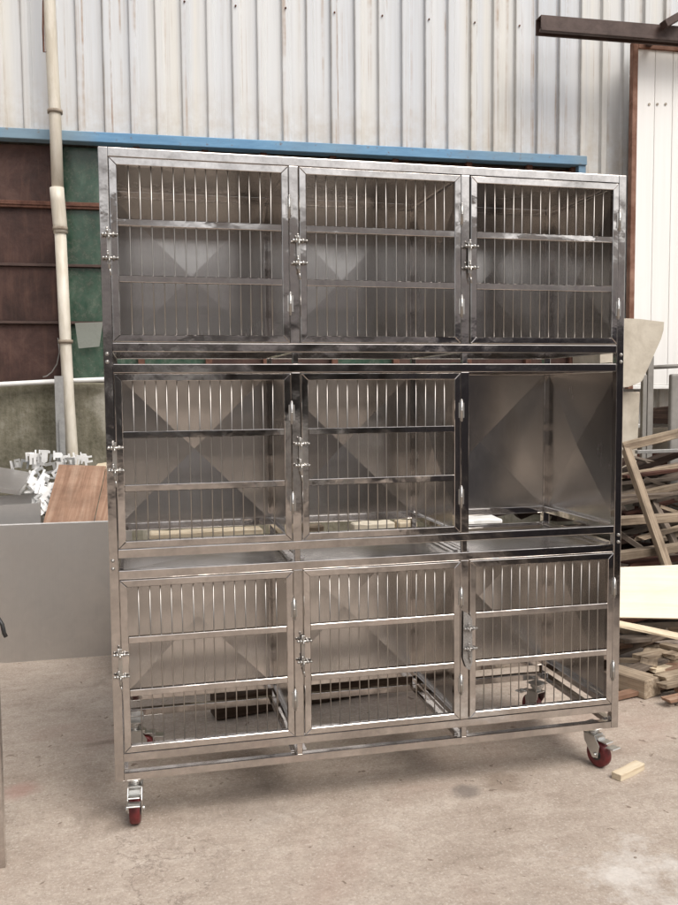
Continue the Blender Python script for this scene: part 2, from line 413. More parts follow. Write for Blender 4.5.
def cross_panel(mb, o, eu, ev, lu, lv, nrm, depth):
    """sheet folded along both diagonals; a flat hem all round"""
    o, eu, ev, nrm = Vector(o), Vector(eu), Vector(ev), Vector(nrm); h = .004
    V = mb.bm.verts.new
    P = [o, o+eu*lu, o+eu*lu+ev*lv, o+ev*lv]
    Q = [o+eu*h+ev*h, o+eu*(lu-h)+ev*h, o+eu*(lu-h)+ev*(lv-h), o+eu*h+ev*(lv-h)]
    c = V(o+eu*lu*.5+ev*lv*.5+nrm*depth)
    P = [V(p) for p in P]; Q = [V(p) for p in Q]
    for i in range(4):
        j = (i+1) % 4
        mb.bm.faces.new((P[i], P[j], Q[j], Q[i])); mb.bm.faces.new((Q[i], Q[j], c))
cells = [(T, XM[0]-HM), (XM[0]+HM, XM[1]-HM), (XM[1]+HM, W-T)]
for it, (zb, zt) in enumerate(TIERS):
    for ic, (x0, x1) in enumerate(cells):
        p = MB(); d = (rnd.uniform(-.020, -.016), rnd.uniform(-.021, -.016), rnd.uniform(.006, .008))[it]
        cross_panel(p, (x0-(0 if ic == 0 else 0), D-(.006 if it == 2 else .022), zb+T), (1, 0, 0), (0, 0, 1), x1-x0, zt-zb-2*T, (0, -1, 0), d)
        p.build('back_panel', PANEL, rack)
        p = MB(); xa, xb = (x0 if ic == 0 else x0-.0025), (x1 if ic == 2 else x1+.0025)
        cross_panel(p, (xa, T, zt-.007), (1, 0, 0), (0, 1, 0), xb-xa, D-2*T, (0, 0, -1), .006)
        p.build('ceiling_panel', PANEL, rack)
    for x, sgn in ((.006, 1), (XM[0], 1), (XM[1], -1), (W-.006, -1)):
        p = MB(); cross_panel(p, (x, T, zb+T), (0, 1, 0), (0, 0, 1), D-2*T, zt-zb-2*T, (sgn, 0, 0), .016)
        p.build('side_panel' if x in (.006, W-.006) else 'partition', PANEL, rack)

# doors
def make_door(x0, x1, z0, z1, wide):
    d = MB(); w, y0, y1 = .022, -.005, .017
    xi0, xi1, zi0, zi1 = x0+w, x1-w, z0+w, z1-w
    loops = [((x0, z0), (x1, z0), (xi1, zi0), (xi0, zi0)), ((x1, z0), (x1, z1), (xi1, zi1), (xi1, zi0)),
             ((x1, z1), (x0, z1), (xi0, zi1), (xi1, zi1)), ((x0, z1), (x0, z0), (xi0, zi0), (xi0, zi1))]
    for L in loops:                                               # mitred frame
        vs = d.prism([(x, y0, z) for x, z in L], (0, y1-y0, 0))
        es = [e for v in vs for e in v.link_edges]
        bmesh.ops.bevel(d.bm, geom=list(set(es)), offset=.0016, segments=1, affect='EDGES')
    hz = (zi1-zi0)/3
    for k in (1, 2):
        d.box((xi0, y0+.001, zi0+hz*k-.0105), (xi1, y1-.001, zi0+hz*k+.0105), .0015)
    door = d.build('cage_door', STEEL_D, rack)
    wg = MB()
    for i in range(14):
        x = xi0+(xi1-xi0)*(i+1)/15+rnd.uniform(-.002, .002); b = rnd.uniform(-.0015, .0015)
        wg.path([(x, .007, zi0-.004), (x+b*.5, .007, zi0+hz), (x+b, .007, zi0+2*hz), (x, .007, zi1+.004)], .0020, 7)
    wg.build('bar_grille', WIRE, door)
    zc = (z0+z1)/2
    # latch on the left edge: keeper plate, two pins with collars and turn knobs, hanging tab
    l = MB(); xe = x0-.002; ho = .012
    if wide:
        l.prism([(xe-.024, y0-.0015, zc+.105), (xe-.010, y0-.0015, zc+.098), (xe+.008, y0-.0015, zc+.080), (xe+.009, y0-.0015, zc-.080), (xe-.002, y0-.0015, zc-.104), (xe-.014, y0-.0015, zc-.096), (xe-.026, y0-.0015, zc-.06)], (0, -.004, 0))
    else:
        l.box((xe-.010, y0-.004, zc-.045), (xe+.003, y0-.0008, zc+.062), .001)
    for zz in (zc+.045, zc-.026):
        l.cyl((xe-.020, y0-ho, zz), (xe+.021, y0-ho, zz), .0034, 10)
        for xx in (xe-.012, xe+.010): l.cyl((xx-.003, y0-ho, zz), (xx+.003, y0-ho, zz), .0062, 10)
        l.box((xe-.015, y0-ho+.001, zz-.004), (xe-.008, y0, zz+.004)); l.box((xe+.008, y0-ho+.001, zz-.004), (xe+.013, y0, zz+.004))
        l.sphere((xe-.021, y0-ho, zz), .0055, sub=1); l.sphere((xe+.022, y0-ho, zz), .0045, sub=1)
        l.cyl((xe-.006, y0-ho, zz+.002), (xe-.008, y0-ho-.004, zz+.016), .0032, 8); l.sphere((xe-.008, y0-ho-.004, zz+.018), .005, sub=1)
        l.cyl((xe-.003, y0-ho, zz), (xe-.003, y0-ho-.003, zz-.014), .0028, 8)
    l.cyl((xe-.004, y0-.006, zc-.026), (xe-.003, y0-.008, zc-.058), .004, 8); l.cyl((xe-.003, y0-.008, zc-.055), (xe+.001, y0-.009, zc-.078), .0026, 8)
    l.build('latch', ZINC if not wide else FILM, door)
    for zz in (z1-.128, z0+.125):                                # hinges on the right edge
        h = MB(); xe = x1+.002
        h.cyl((xe, y0-.003, zz-.034), (xe, y0-.003, zz+.034), .0044, 12); h.cyl((xe, y0-.003, zz-.002), (xe, y0-.003, zz+.002), .005, 12)
        h.sphere((xe, y0-.003, zz+.035), .004, sub=1); h.sphere((xe, y0-.003, zz-.035), .004, sub=1)
        h.box((xe-.010, y0-.0022, zz-.026), (xe+.010, y0-.0006, zz+.026))
        h.build('hinge', ZINC, door)
for it, (zb, zt) in enumerate(TIERS):
    for ic, (x0, x1) in enumerate(cells):
        if it == 1 and ic == 2: continue                          # this compartment has no door
        make_door(x0+.003, x1-.003, zb+T+.003, zt-T-.003, it == 0 and ic == 2)

# castors: plate, swivel fork, wheel, brake pedal
def make_caster(x, y, ang):
    M = Matrix.Translation((x, y, 0)) @ Matrix.Rotation(ang, 4, 'Z')
    def P(mb, name, mat, par):
        for v in mb.bm.verts: v.co = M @ v.co
        return mb.build(name, mat, par)
    c = MB(); r = .049; off = .028                                # trail along local +y
    c.box((-.032, -.032, .151), (.032, .032, .1555), .001)
    c.cyl((0, 0, .151), (0, 0, .140), .026, 18, .029); c.cyl((0, 0, .140), (0, 0, .131), .029, 18, .022); c.cyl((0, 0, .131), (0, 0, .120), .017, 16)
    for s in (-1, 1):
        xs = s*.0205
        c.prism([(xs, -.026, .120), (xs, .024, .120), (xs, off+.020, .085), (xs, off+.013, .040), (xs, off-.013, .038), (xs, -.022, .092)], (s*.003, 0, 0))
        c.cyl((xs+s*.003, off, r), (xs+s*.010, off, r), .009, 8)
    c.box((-.0235, -.026, .117), (.0235, .026, .1215), .001)
    fork = P(c, 'caster', ZINC_W, rack)
    w = MB(); n = 36; prof = [(.016, .030), (.0165, .043), (.012, .0475), (0, r), (-.012, .0475), (-.0165, .043), (-.016, .030)]
    rings = [[w.bm.verts.new((px, off+pr*math.cos(2*math.pi*k/n), r+pr*math.sin(2*math.pi*k/n))) for k in range(n)] for px, pr in prof]
    for a, b in zip(rings, rings[1:]):
        for k in range(n):
            w.bm.faces.new((a[k], a[(k+1) % n], b[(k+1) % n], b[k])).smooth = True
    w.bm.faces.new(rings[0]); w.bm.faces.new(rings[-1][::-1])
    wh = P(w, 'wheel', RUBBER, fork)
    h = MB(); h.cyl((-.0185, off, r), (.0185, off, r), .021, 20); h.cyl((-.0195, off, r), (.0195, off, r), .013, 16); P(h, 'hub', DARK, fork)
    b = MB(); b.box((-.019, off+.010, .103), (.019, off+.050, .107), .0015); b.box((-.022, off+.046, .090), (.022, off+.082, .0945), .0015)
    b.prism([(-.019, off+.012, .107), (-.019, off+.012, .116), (-.019, off-.02, .122), (-.019, off-.02, .112)], (.038, 0, 0))
    P(b, 'brake_pedal', ZINC_W, fork)
R = math.radians
make_caster(.062, .055, R(176)); make_caster(W-.066, .062, R(-160))
make_caster(.058, D-.058, R(-97)); make_caster(W-.066, D-.06, R(20))

# ------------------------------------------------------------------ workshop wall behind
YW = 3.2
wall = thing('workshop_wall', 'weathered white corrugated metal workshop wall behind the cage rack', 'wall', (0, 0, 0))
XL, XR = -7.0, 9.0
WROT, WP = math.radians(-2.0), Vector((-.75, YW, 0))
def wx(u, v=300):
    # wall-local x of a feature on the turned wall
    x = 0.
    for _ in range(6):
        p = at(u, v, YW+(x+.75)*math.sin(WROT)); x = -.75+(p.x+.75)/math.cos(WROT)
    return x
ZL0 = at(290, 153, YW-.062).z; ZL1 = at(290, 143.2, YW-.062).z   # lintel
XJ = wx(577, 163)                                          # end of window strip
ZP = at(50, 383, YW).z                                           # plinth top
def corr(mb, x0, x1, z0, z1, y=YW, pitch=.168, dep=.024, thick=True):
    # trapezoid rib profile, ridge toward the yard (-y)
    pf = [(0, 0), (.60, 0), (.66, -dep), (.90, -dep), (1.0, 0)]
    xs = []
    k = math.floor((x0+20)/pitch)
    while k*pitch-20 < x1:
        for u, d in pf[:-1]:
            x = (k+u)*pitch-20
            if x0 <= x <= x1: xs.append((x, d))
        k += 1
    xs = [(x0, 0)]+xs+[(x1, 0)]
    nz = max(2, int((z1-z0)/.5)); rows = []
    for j in range(nz+1):
        z = z0+(z1-z0)*j/nz
        rows.append([mb.bm.verts.new((x, y+d, z)) for x, d in xs])
    for a, b in zip(rows, rows[1:]):
        for i in range(len(xs)-1): mb.bm.faces.new((a[i], a[i+1], b[i+1], b[i]))
c = MB(); corr(c, XL, XJ+.062, ZL1-.015, 6.6); corr(c, XJ+.064, XR, .0, 6.6)
c.build('cladding', CLAD, wall)
c = MB(); c.box((XL, YW+.22, 0), (XR, YW+.30, 6.6)); c.build('inner_wall', CEMENT_B, wall)
c = MB(); c.box((XL, YW-.12, 6.58), (XR, YW+.4, 6.72), .01); c.build('eave_trim', ROOF, wall)
c = MB(); c.box((XL, YW-.040, ZL0), (XJ+.06, YW+.05, ZL1), .004); c.build('lintel', BLUE, wall)
c = MB(); c.box((XJ, YW-.028, ZP), (XJ+.058, YW+.05, ZL0), .004); c.build('window_jamb', BLUE, wall)
c = MB(); c.box((XL, YW-.02, 0), (XJ+.062, YW+.2, ZP), .01); c.build('plinth', PLINTH, wall)
for i in range(24):                                              # fixing screws on the purlin line
    x = -1.2+i*.336; z = at(300, 16, YW).z+rnd.uniform(-.01, .01)
    c = MB(); xr = math.floor((x+20)/.168)*.168-20+.8*.168
    c.cyl((xr, YW-.028, z), (xr, YW-.036, z), .007, 8, .005); c.build('screw', RUST, wall)
ZR = [ZP] + [at(30, v, YW).z for v in (322, 264)] + [at(30, 203, YW).z, ZL0]
xs_post = [wx(u) for u in (-150, -75, 62, 140, 208, 266, 335, 397, 470, 530)]+[XJ-.01]
kinds = ['r', 'r', 'g', 'g', 'r', 'r', 'g', 'r', 'r', 'r']
xs_post = [XL+.02]+xs_post; kinds = ['r']+kinds
for i in range(len(kinds)):
    xa, xb = xs_post[i]+.022, xs_post[i+1]-.022
    for z0, z1 in zip(ZR, ZR[1:]):
        p = MB(); tl = rnd.uniform(-.006, .006)
        y = YW+.06
        p.box((xa, y, z0+.012), (xb, y+.008, z1-.012))
        for v in p.bm.verts: v.co.y += tl*(v.co.z-z0)/(z1-z0)
        p.build('window_pane' if kinds[i] == 'g' else 'infill_sheet', GREEN if kinds[i] == 'g' else RPANEL, wall)
for x in xs_post[1:]:
    p = MB(); p.box((x-.022, YW+.02, ZP), (x+.022, YW+.075, ZL0), .002); p.build('window_post', RUST, wall)
for z, hh in zip(ZR[1:4], (.009, .009, .022)):
    p = MB()
    for xa, xb in zip(xs_post, xs_post[1:]): p.box((xa+.022, YW+.035, z-hh), (xb-.022, YW+.07, z+hh), .002)
    if hh > .01:
        for xa, xb in zip(xs_post, xs_post[1:]): p.box((xa+.022, YW+.028, z-.004), (xb-.022, YW+.034, z+.004))
    p.build('window_rail', RUST if hh > .01 else BROWN, wall)

wall.rotation_euler = (0, 0, WROT); wall.location = WP-Matrix.Rotation(WROT, 3, 'Z') @ WP

# sliding door on the right with its track
YD = 2.865
dl = at(628, 300, YD).x; dt = at(640, 43, YD).z; db = at(660, 389, YD).z
door = thing('sliding_door', 'tall white sheet metal sliding door with rusty brown edge frame', 'door', (dl, YD, 0), WROT)
c = MB(); w = .04
c.box((0, -.02, db), (w, .03, dt), .003); c.box((w, -.02, dt-.045), (2.6, .03, dt), .003); 
c.build('door_frame', RUSTFR, door)
c = MB(); c.box((w, -.016, db), (2.6, .026, db+.028), .003)
for k in range(18):
    x0 = w+k*.142; c.box((x0, -.008, db+.03), (x0+.1395, .014, dt-.045), .003)
c.build('door_sheet', WDOOR, door)
for k, u in enumerate((648, 656, 664)):
    q = at(u, 105, YD)-Vector((dl, YD, 0)); c = MB(); c.cyl((q.x, -.008, q.z), (q.x, -.014, q.z), .009, 8); c.build('rivet', CEMENT_B, door)
YT = 2.70
a = at(541, 22.5, YT); zt_ = a.z
trk = thing('door_track', 'dark brown steel channel beam carrying the sliding door high on the wall', 'beam', (a.x, YT, zt_), WROT)
c = MB(); hh = .052
c.box((0, 0, -hh), (3.6, .006, hh), .001); c.box((0, .006, hh-.006), (3.6, .09, hh), .001); c.box((0, -.012, -hh), (3.6, .03, -hh+.018), .001); c.box((0, .075, -hh), (3.6, .09, hh-.006), .001)
c.build('channel', BROWN, trk)
for x in (.9, 1.25, 2.4):
    c = MB(); c.box((x-.02, .09, -.03), (x+.02, .29, .03), .002); c.build('bracket', BROWN, trk)
b0 = at(661, 27, YT-.05)-Vector((a.x, YT, zt_)); b1 = at(700, 5, YT-.05)-Vector((a.x, YT, zt_))
c = MB(); c.bar(b0+Vector((0, 0, .0)), b1, .07, .05, .003); c.build('brace', BROWN, trk)

# drainpipe
YP = 3.02
pts = [at(u, v, YP) for u, v in ((48, -60), (50, 20), (55, 110), (58.3, 205))]
pts2 = [at(u, v, YP) for u, v in ((60, 224), (65.5, 340), (68.5, 397), (73.5, 470))]
top = pts[0]+(pts[0]-pts[1]).normalized()*2.2; bot = pts2[-1].copy(); bot += (pts2[-1]-pts2[-2]).normalized()*1.2; bot.z = 0.02
pipe = thing('drainpipe', 'aged cream plastic drainpipe running down the wall left of the cage', 'pipe', (bot.x, bot.y, 0))
o_ = Vector((bot.x, bot.y, 0))
c = MB(); c.path([p-o_ for p in [top]+pts], .037, 20); c.build('upper_pipe', PVC, pipe)
c = MB(); c.path([p-o_ for p in pts2+[bot]], .0365, 20); c.build('lower_pipe', PVC, pipe)
c = MB(); e0, e1 = pts[-1]-o_, pts2[0]-o_; dd = (e1-e0)
c.path([e0-dd*.9, e0-dd*.2, e0+dd*.35, e1, e1+dd*.5], .044, 20); c.build('pipe_collar', PVC, pipe)
for p, q in ((pts[2], pts[3]), (pts2[0], pts2[1]), (pts2[1], pts2[2])):
    d_ = (q-p).normalized(); c = MB(); s0 = p-o_
    if p is pts2[0]: s0 = s0+d_*.02
    c.cyl(s0, s0+d_*.022, .0465, 20); c.bar(s0+d_*.011+Vector((0, .03, 0)), s0+d_*.011+Vector((0, YW-YP-.03, 0)), .02, .02)
    c.build('pipe_clamp', CLAMP, pipe)
cb = MB(); cb.path([at(44.5-1.5*math.sin(i*.9), -20+i*24, YP-.01) if i < 4 else at(49+(i-4)*1.15+1.2*math.sin(i*1.3), 52+(i-4)*24.5, YP-.02) for i in range(13)], .006, 6)
tag(cb.build('wall_cable', RUST), 'thin brown cable strapped alongside the cream drainpipe', 'cable')
cb = MB(); cb.path([at(u, v, 3.12) for u, v in ((58, 338), (59.5, 352), (57, 364), (52, 372), (47, 376), (43, 377))], .004, 6)
tag(cb.build('loose_cable', PAINT_G), 'short grey cable curling loose below the lowest pipe clamp', 'cable')
c = MB(); c.path([at(-160, 393, 3.12), at(-60, 388, 3.12), at(0, 384.5, 3.12), at(54, 381.5, 3.12), at(104, 379.5, 3.10), at(190, 374, 3.07)], .016, 12)
tag(c.build('conduit', WHITEBAR), 'thin white conduit running along the top of the mossy plinth', 'conduit')
a = at(58.6, 376, 2.92)
t = thing('steel_channel', 'upright grey steel channel standing against the wall beside the drainpipe foot', 'steel channel', (a.x, 2.92, 0))
c = MB(); c.box((-.026, 0, 0), (.026, .003, a.z)); c.box((-.026, .003, 0), (-.023, .04, a.z)); c.box((.023, .003, 0), (.026, .04, a.z)); c.build('web', GALV, t)
c = MB(); c.box((-.004, -.02, 0), (.030, -.001, at(58.6, 419, 2.92).z)); c.build('flat_bar', GALV, t)
q = [at(75, 323, 3.14), at(103, 322, 3.14), at(99, 346, 3.14), at(78, 348, 3.14)]
c = MB(); c.prism([(p.x, 3.14+.06*(i in (2, 3)), p.z) for i, p in enumerate(q)], (0, .004, 0))
tag(c.build('plastic_sheet', CLEAR), 'small translucent dusty plate propped before the lower green pane', 'plate')

# ------------------------------------------------------------------ left: steel sheet, trays, scrap, board
def sheet_quad(name, P, th, mat, label, cat):
    c = MB(); n = (P[1]-P[0]).cross(P[3]-P[0]).normalized()
    o0 = P[0].copy(); x = (P[1]-P[0]).normalized(); z = (P[3]-P[0]); z = (z-x*z.dot(x)).normalized(); y = z.cross(x)
    M = Matrix((x, y, z)).transposed().to_4x4(); M.translation = o0; Mi = M.inverted()
    c.prism([Mi @ p for p in P], (0, th, 0))
    return tag(c.build(name, mat, None, M), label, cat)
b0 = Vector((-1.25, 1.91, 0)); b1 = Vector((.05, 1.90, 0)); zt0 = at(0, 525, 1.96).z; zt1 = at(108, 521, 1.96).z
sl = (zt1-zt0)/(at(108, 521, 1.96).x-at(0, 525, 1.96).x)
za = zt0+sl*(-1.25-at(0, 525, 1.96).x); zb_ = zt0+sl*(.05-at(0, 525, 1.96).x)
sheet_quad('steel_sheet', [b0, b1, Vector((.05, 1.955, zb_)), Vector((-1.25, 1.965, za))], .003, SHEET, 'large plain brushed steel sheet standing upright on the ground left of the cage', 'metal sheet')
hm = MB(); hm.bar((0, .0015, za+.002), (1.30, .0015, zb_+.002), .006, .006); he = hm.build('edge_strip', SCRAP, bpy.data.objects['steel_sheet'])  # bright strip standing in for the highlight along the sheet's top edge
# bench that carries the trays and the scrap
zbn = zt0-.09
t = thing('work_bench', 'low grey bench behind the upright steel sheet carrying trays and scrap', 'bench', (-.6, 2.42, 0))
c = MB(); c.box((-.95, -.36, zbn-.03), (.52, .42, zbn), .004); c.build('bench_top', PAINT_G, t)
for sx in (-.9, .46):
    for sy in (-.31, .36):
        c = MB(); c.box((sx, sy, 0), (sx+.04, sy+.04, zbn-.03), .002); c.build('leg', PAINT_G, t)
def tray(name, P, h, label):
    """P: near-left, near-right, far-right, far-left of the top rim"""
    t_ = MB(); P = [Vector(p) for p in P]; th = .006
    dn = Vector((0, 0, -h)); cen = sum(P, Vector())/4
    I = [p+(cen-p).normalized()*.018 for p in P]
    Q = [p+dn for p in P]; J = [p+dn*.92 for p in I]
    V = lambda L: [t_.bm.verts.new(p) for p in L]
    P_, Q_, I_, J_ = V(P), V(Q), V(I), V(J)
    for i in range(4):
        j = (i+1) % 4
        t_.bm.faces.new((P_[i], Q_[i], Q_[j], P_[j])); t_.bm.faces.new((P_[i], P_[j], I_[j], I_[i])); t_.bm.faces.new((I_[i], I_[j], J_[j], J_[i]))
    t_.bm.faces.new(J_); t_.bm.faces.new(Q_[::-1])
    return tag(t_.build(name, TRAYM), label, 'tray')
zz = at(40, 503, 2.12).z; xr = at(40, 503, 2.12).x
tray('steel_tray', [(xr-.75, 2.12, zz-.02), (xr, 2.12, zz), (xr-.03, 2.52, zz+.01), (xr-.78, 2.52, zz-.01)], zz-zbn-.004, 'shallow steel tray with folded rim just behind the upright sheet')
p0, p1, p2, p3 = at(-40, 482, 2.32), at(20, 490, 2.32), at(34, 473, 2.62), at(-30, 462, 2.62)
c = MB(); c.prism([p0, p1, p2, p3], (0, 0, -.004)); c.prism([p0, p1, p1+Vector((0, .002, -.03)), p0+Vector((0, .002, -.03))], (0, .004, 0))
c.prism([p1, p2, p2+Vector((0, 0, -.03)), p1+Vector((0, 0, -.03))], (-.004, 0, 0))
tag(c.build('tray_lid', TRAYM), 'grey folded steel lid lying tilted above the shallow tray', 'lid')
# bright scrap offcuts
def scrap_outline(k):
    r = random.Random(100+k); w, h = r.uniform(.10, .16), r.uniform(.10, .15); n = .03
    kinds_ = [[(0, 0), (.25*w, 0), (.25*w, .7*h), (.75*w, .7*h), (.75*w, 0), (w, 0), (w, h), (0, h)],
              [(0, 0), (w, 0), (w, .25*h), (.4*w, .25*h), (.4*w, .4*h), (w, .4*h), (w, .62*h), (.3*w, .62*h), (.3*w, .8*h), (.9*w, .8*h), (.9*w, h), (0, h)],
              [(0, 0), (.5*w, 0), (.5*w, .3*h), (w, .3*h), (w, .5*h), (.7*w, .5*h), (.7*w, h), (.5*w, h), (.5*w, .65*h), (.2*w, .65*h), (.2*w, h), (0, h)],
              [(0, 0), (.18*w, 0), (.18*w, .2*h), (.8*w, .2*h), (.95*w, .45*h), (.8*w, .75*h), (.18*w, .8*h), (.18*w, h), (0, h)]]
    return kinds_[k % 4]
spots = [(18, 463, 2.62, .8), (30, 457, 2.68, .7), (38, 455, 2.7, .8), (58, 455, 2.64, .7), (70, 462, 2.6, .8), (79, 460, 2.6, .7), (88, 461, 2.66, .7), (33, 472, 2.55, .9), (40, 472, 2.5, .8), (58, 474, 2.5, .8), (37, 485, 2.45, .8), (45, 494, 2.34, .8), (52, 494, 2.36, .8), (39, 504, 2.28, .7), (45, 506, 2.26, .8),
         (14, 465, 2.66, 1.05), (25, 464, 2.70, .9), (34, 459, 2.66, 1.1), (41, 463, 2.70, 1.), (46, 457, 2.64, 1.1), (55, 459, 2.7, 1.), (65, 459, 2.68, .95), (74, 458, 2.66, .9), (84, 456, 2.7, 1.), (50, 468, 2.6, 1.), (60, 467, 2.62, .9),
         (35, 480, 2.5, 1.1), (44, 478, 2.46, 1.2), (52, 480, 2.44, 1.1), (40, 488, 2.40, 1.1), (48, 489, 2.36, 1.3), (54, 486, 2.42, .9), (41, 498, 2.32, 1.0), (47, 500, 2.30, 1.1), (42, 509, 2.26, .9)]
for k, (u, v, Y, sc) in enumerate(spots):
    o2 = scrap_outline(k); c = MB(); cx_ = max(x for x, _ in o2)/2; cz_ = max(z for _, z in o2)/2
    sc *= rnd.uniform(.62, .95)
    c.prism([((x-cx_)*sc*.62, 0, (z-cz_)*sc*.72) for x, z in o2], (0, .003, 0))
    # folded flange
    c.box((-cx_*sc*.62, .003, -cz_*sc*.72), (-cx_*sc*.62+.003, .03, cz_*sc*.3))
    o = c.build('metal_offcut', SCRAP if k % 4 else GALV); o.location = at(u+rnd.uniform(-1.5, 1.5), v, Y)
    up_ = v < 470
    o.rotation_euler = (rnd.uniform(-.35, .1) if up_ else rnd.uniform(-1.1, -.3), rnd.uniform(-.2, .2)+(rnd.choice((0, math.pi/2)) if up_ else rnd.uniform(-.8, .8)), rnd.uniform(-.5, .5))
    if up_: tag(o, 'notched bright metal offcut standing in the top row of the scrap heap', 'scrap metal', 'upright bright metal offcuts')
    else: tag(o, 'crumpled white metal offcut in the heap beside the reddish board', 'scrap metal', 'heaped bright metal offcuts')
for k in range(10):                                              # more of the heap under the offcuts, resting on the bench
    c = MB(); o2 = scrap_outline(k+1); c.prism([(x-.06, 0, z-.06) for x, z in o2], (0, .003, 0))
    o = c.build('metal_offcut', SCRAP); q = at(rnd.uniform(30, 60), 515, rnd.uniform(2.3, 2.7)); o.location = (q.x, q.y, zbn+.03+.012*k+(q.y-2.3)*.35)
    o.rotation_euler = (rnd.uniform(-1.5, -1.0), rnd.uniform(-.2, .2), rnd.uniform(-1.5, 1.5))
    tag(o, 'crumpled white metal offcut in the heap beside the reddish board', 'scrap metal', 'heaped bright metal offcuts')
P = [at(93, 524, 2.03), at(106, 466, 2.5), at(59, 464.5, 2.5), at(43, 524, 2.03)]
sheet_quad('plywood_board', P, .012, W_RED, 'reddish brown plywood board leaning back behind the upright steel sheet', 'board')
P = [at(140, 524, 2.03), at(150, 467, 2.5), at(106.8, 466, 2.5), at(94.2, 524, 2.03)]
sheet_quad('plywood_board', P, .012, W_RED, 'second reddish board half hidden behind the cage left post', 'board')
P = [at(92, 470, 2.53), at(150, 466, 2.53), at(150, 456, 2.6), at(98, 463.5, 2.6)]
sheet_quad('pale_board', P, .012, W_PALE, 'pale board edge showing above the reddish boards', 'board')

# cabinet edge at the far left
a = gnd(5.5, 868)
cab = thing('steel_cabinet', 'edge of another steel cabinet at the far left foreground', 'cabinet', (a.x, a.y, 0))
c = MB(); c.box((-.028, 0, 0), (0, .028, 1.05), .002, 2); c.build('corner_post', STEEL, cab)
c = MB(); c.box((-.722, .010, .058), (-.028, .014, 1.022)); c.build('panel', PANEL, cab)
c = MB(); c.box((-.75, 0, 0), (-.722, .028, 1.05), .002); c.box((-.722, .001, 1.022), (-.028, .027, 1.049), .002); c.box((-.722, .001, .03), (-.028, .027, .058), .002); c.build('cabinet_frame', STEEL, cab)
# dark handle hanging off its side
hp = at(3, 628, a.y-.02)-Vector((a.x, a.y, 0))
c = MB(); c.path([hp+Vector((-.03, .02, .035)), hp+Vector((-.012, 0, .03)), hp+Vector((.0, -.01, .012)), hp+Vector((.004, -.01, -.012)), hp+Vector((.009, -.01, -.024))], .006, 8); c.build('handle', DARK, cab)

# ------------------------------------------------------------------ timber
def plank(a, b, w, h, mat, label, group=None, upv=(0, 0, 1), name='timber_plank', ragged=.25, cat='plank', seed=None):
    a, b = Vector(a), Vector(b); L = (b-a).length; r = random.Random(seed if seed is not None else rnd.random())
    bm = bmesh.new(); n = 7; rings = []
    bend = r.uniform(-1, 1)*.0035*L
    for i in range(n):
        t_ = i/(n-1); x = t_*L; k = math.sin(math.pi*t_)*bend
        ring = []
        for sy, sz in ((-1, -1), (1, -1), (1, 1), (-1, 1)):
            e = r.uniform(-ragged, ragged)*w if i in (0, n-1) else 0
            ring.append(bm.verts.new((x+e, sy*w/2+k+r.uniform(-.02, .02)*w, sz*h/2+k*.5+r.uniform(-.03, .03)*h)))
        rings.append(ring)
    for p, q in zip(rings, rings[1:]):
        for k in range(4): bm.faces.new((p[k], p[(k+1) % 4], q[(k+1) % 4], q[k]))
    bm.faces.new(rings[0][::-1]); bm.faces.new(rings[-1])
    bmesh.ops.recalc_face_normals(bm, faces=bm.faces)
    es = [e for e in bm.edges if len(e.link_faces) == 2 and e.calc_face_angle(0) > .8]
    bmesh.ops.bevel(bm, geom=es, offset=min(w, h)*.06, segments=1, affect='EDGES')
    mb = MB(); mb.bm.free(); mb.bm = bm
    M = frame_of(a, b, upv).to_4x4(); M.translation = a
    return tag(mb.build(name, mat, None, M), label, cat, group)
def A(u, v, Y): return at(u, v, Y)
# named members of the heap (surveyed ends)
plank(A(622, 447, 1.95), A(735, 419, 1.75), .05, .055, W_TAN, 'long weathered beam across the very top of the wood heap')
plank(A(626, 449, 1.46), A(668, 570, 1.22), .055, .03, W_TAN, 'pale weathered plank leaning steeply across the front of the wood heap', upv=(.3, -1, .2))
plank(A(615, 477, 1.9), A(735, 458, 1.75), .05, .028, W_TAN, 'thin plank lying across the heap second from the top')
plank(A(615, 499, 1.85), A(735, 475, 1.65), .06, .034, W_TAN, 'plank lying across the heap third from the top')
plank(A(612, 521.5, 1.55), A(740, 513, 1.45), .07, .045, W_TAN, 'thicker squared timber lying across the middle of the heap')
plank(A(612, 557, 1.32), A(740, 539, 1.35), .06, .045, W_TAN, 'light timber lying just above the pale plywood sheet')
plank(A(648, 492, 1.85), A(678, 550, 1.5), .055, .03, W_GREY, 'greyer plank leaning behind the steep pale plank', upv=(.3, -1, .2))
plank(A(612, 528, 1.72), A(645, 551, 1.4), .05, .03, W_GREY, 'short grey plank sloping down beside the cage right post', upv=(.3, -1, .2))
plank(A(628, 456, 1.9), A(650, 462, 1.7), .05, .012, W_GREY, 'splintered stick poking out under the topmost beam')
plank(A(645, 478, 2.0), A(690, 496, 1.9), .05, .02, W_GREY, 'thin dull slat crossing under the third plank of the heap')
plank(A(659, 506, 1.75), A(700, 520, 1.7), .03, .02, W_TAN, 'small stick at the right of the heap beside the frame edge')
plank(A(616, 640, .95), A(690, 634, 1.25), .09, .02, W_GREY, 'wide grey board lying flat below the plywood sheet')
plank(A(612, 622.5, .92), A(700, 641, .70), .09, .010, W_PALE, 'thin pale strip of wood running below the plywood sheet')
plank(A(615, 629, 1.15), A(700, 626, 1.1), .10, .025, W_TAN, 'weathered board directly under the plywood sheet')
plank(A(612, 653, 1.15), A(668, 632, 1.0), .06, .035, W_GREY, 'grey timber slanting up across the lower heap')
plank(A(640, 661, .93), A(700, 664, .9), .07, .035, W_GREY, 'short grey timber lying low at the right of the heap')
plank(A(652, 670, .78), A(700, 660, .95), .05, .018, W_PALE, 'yellow slat lying low beside the squared timber')
plank(A(660, 678, .63), A(700, 669, .8), .06, .02, W_TAN, 'short slat resting on the ground at the right edge')
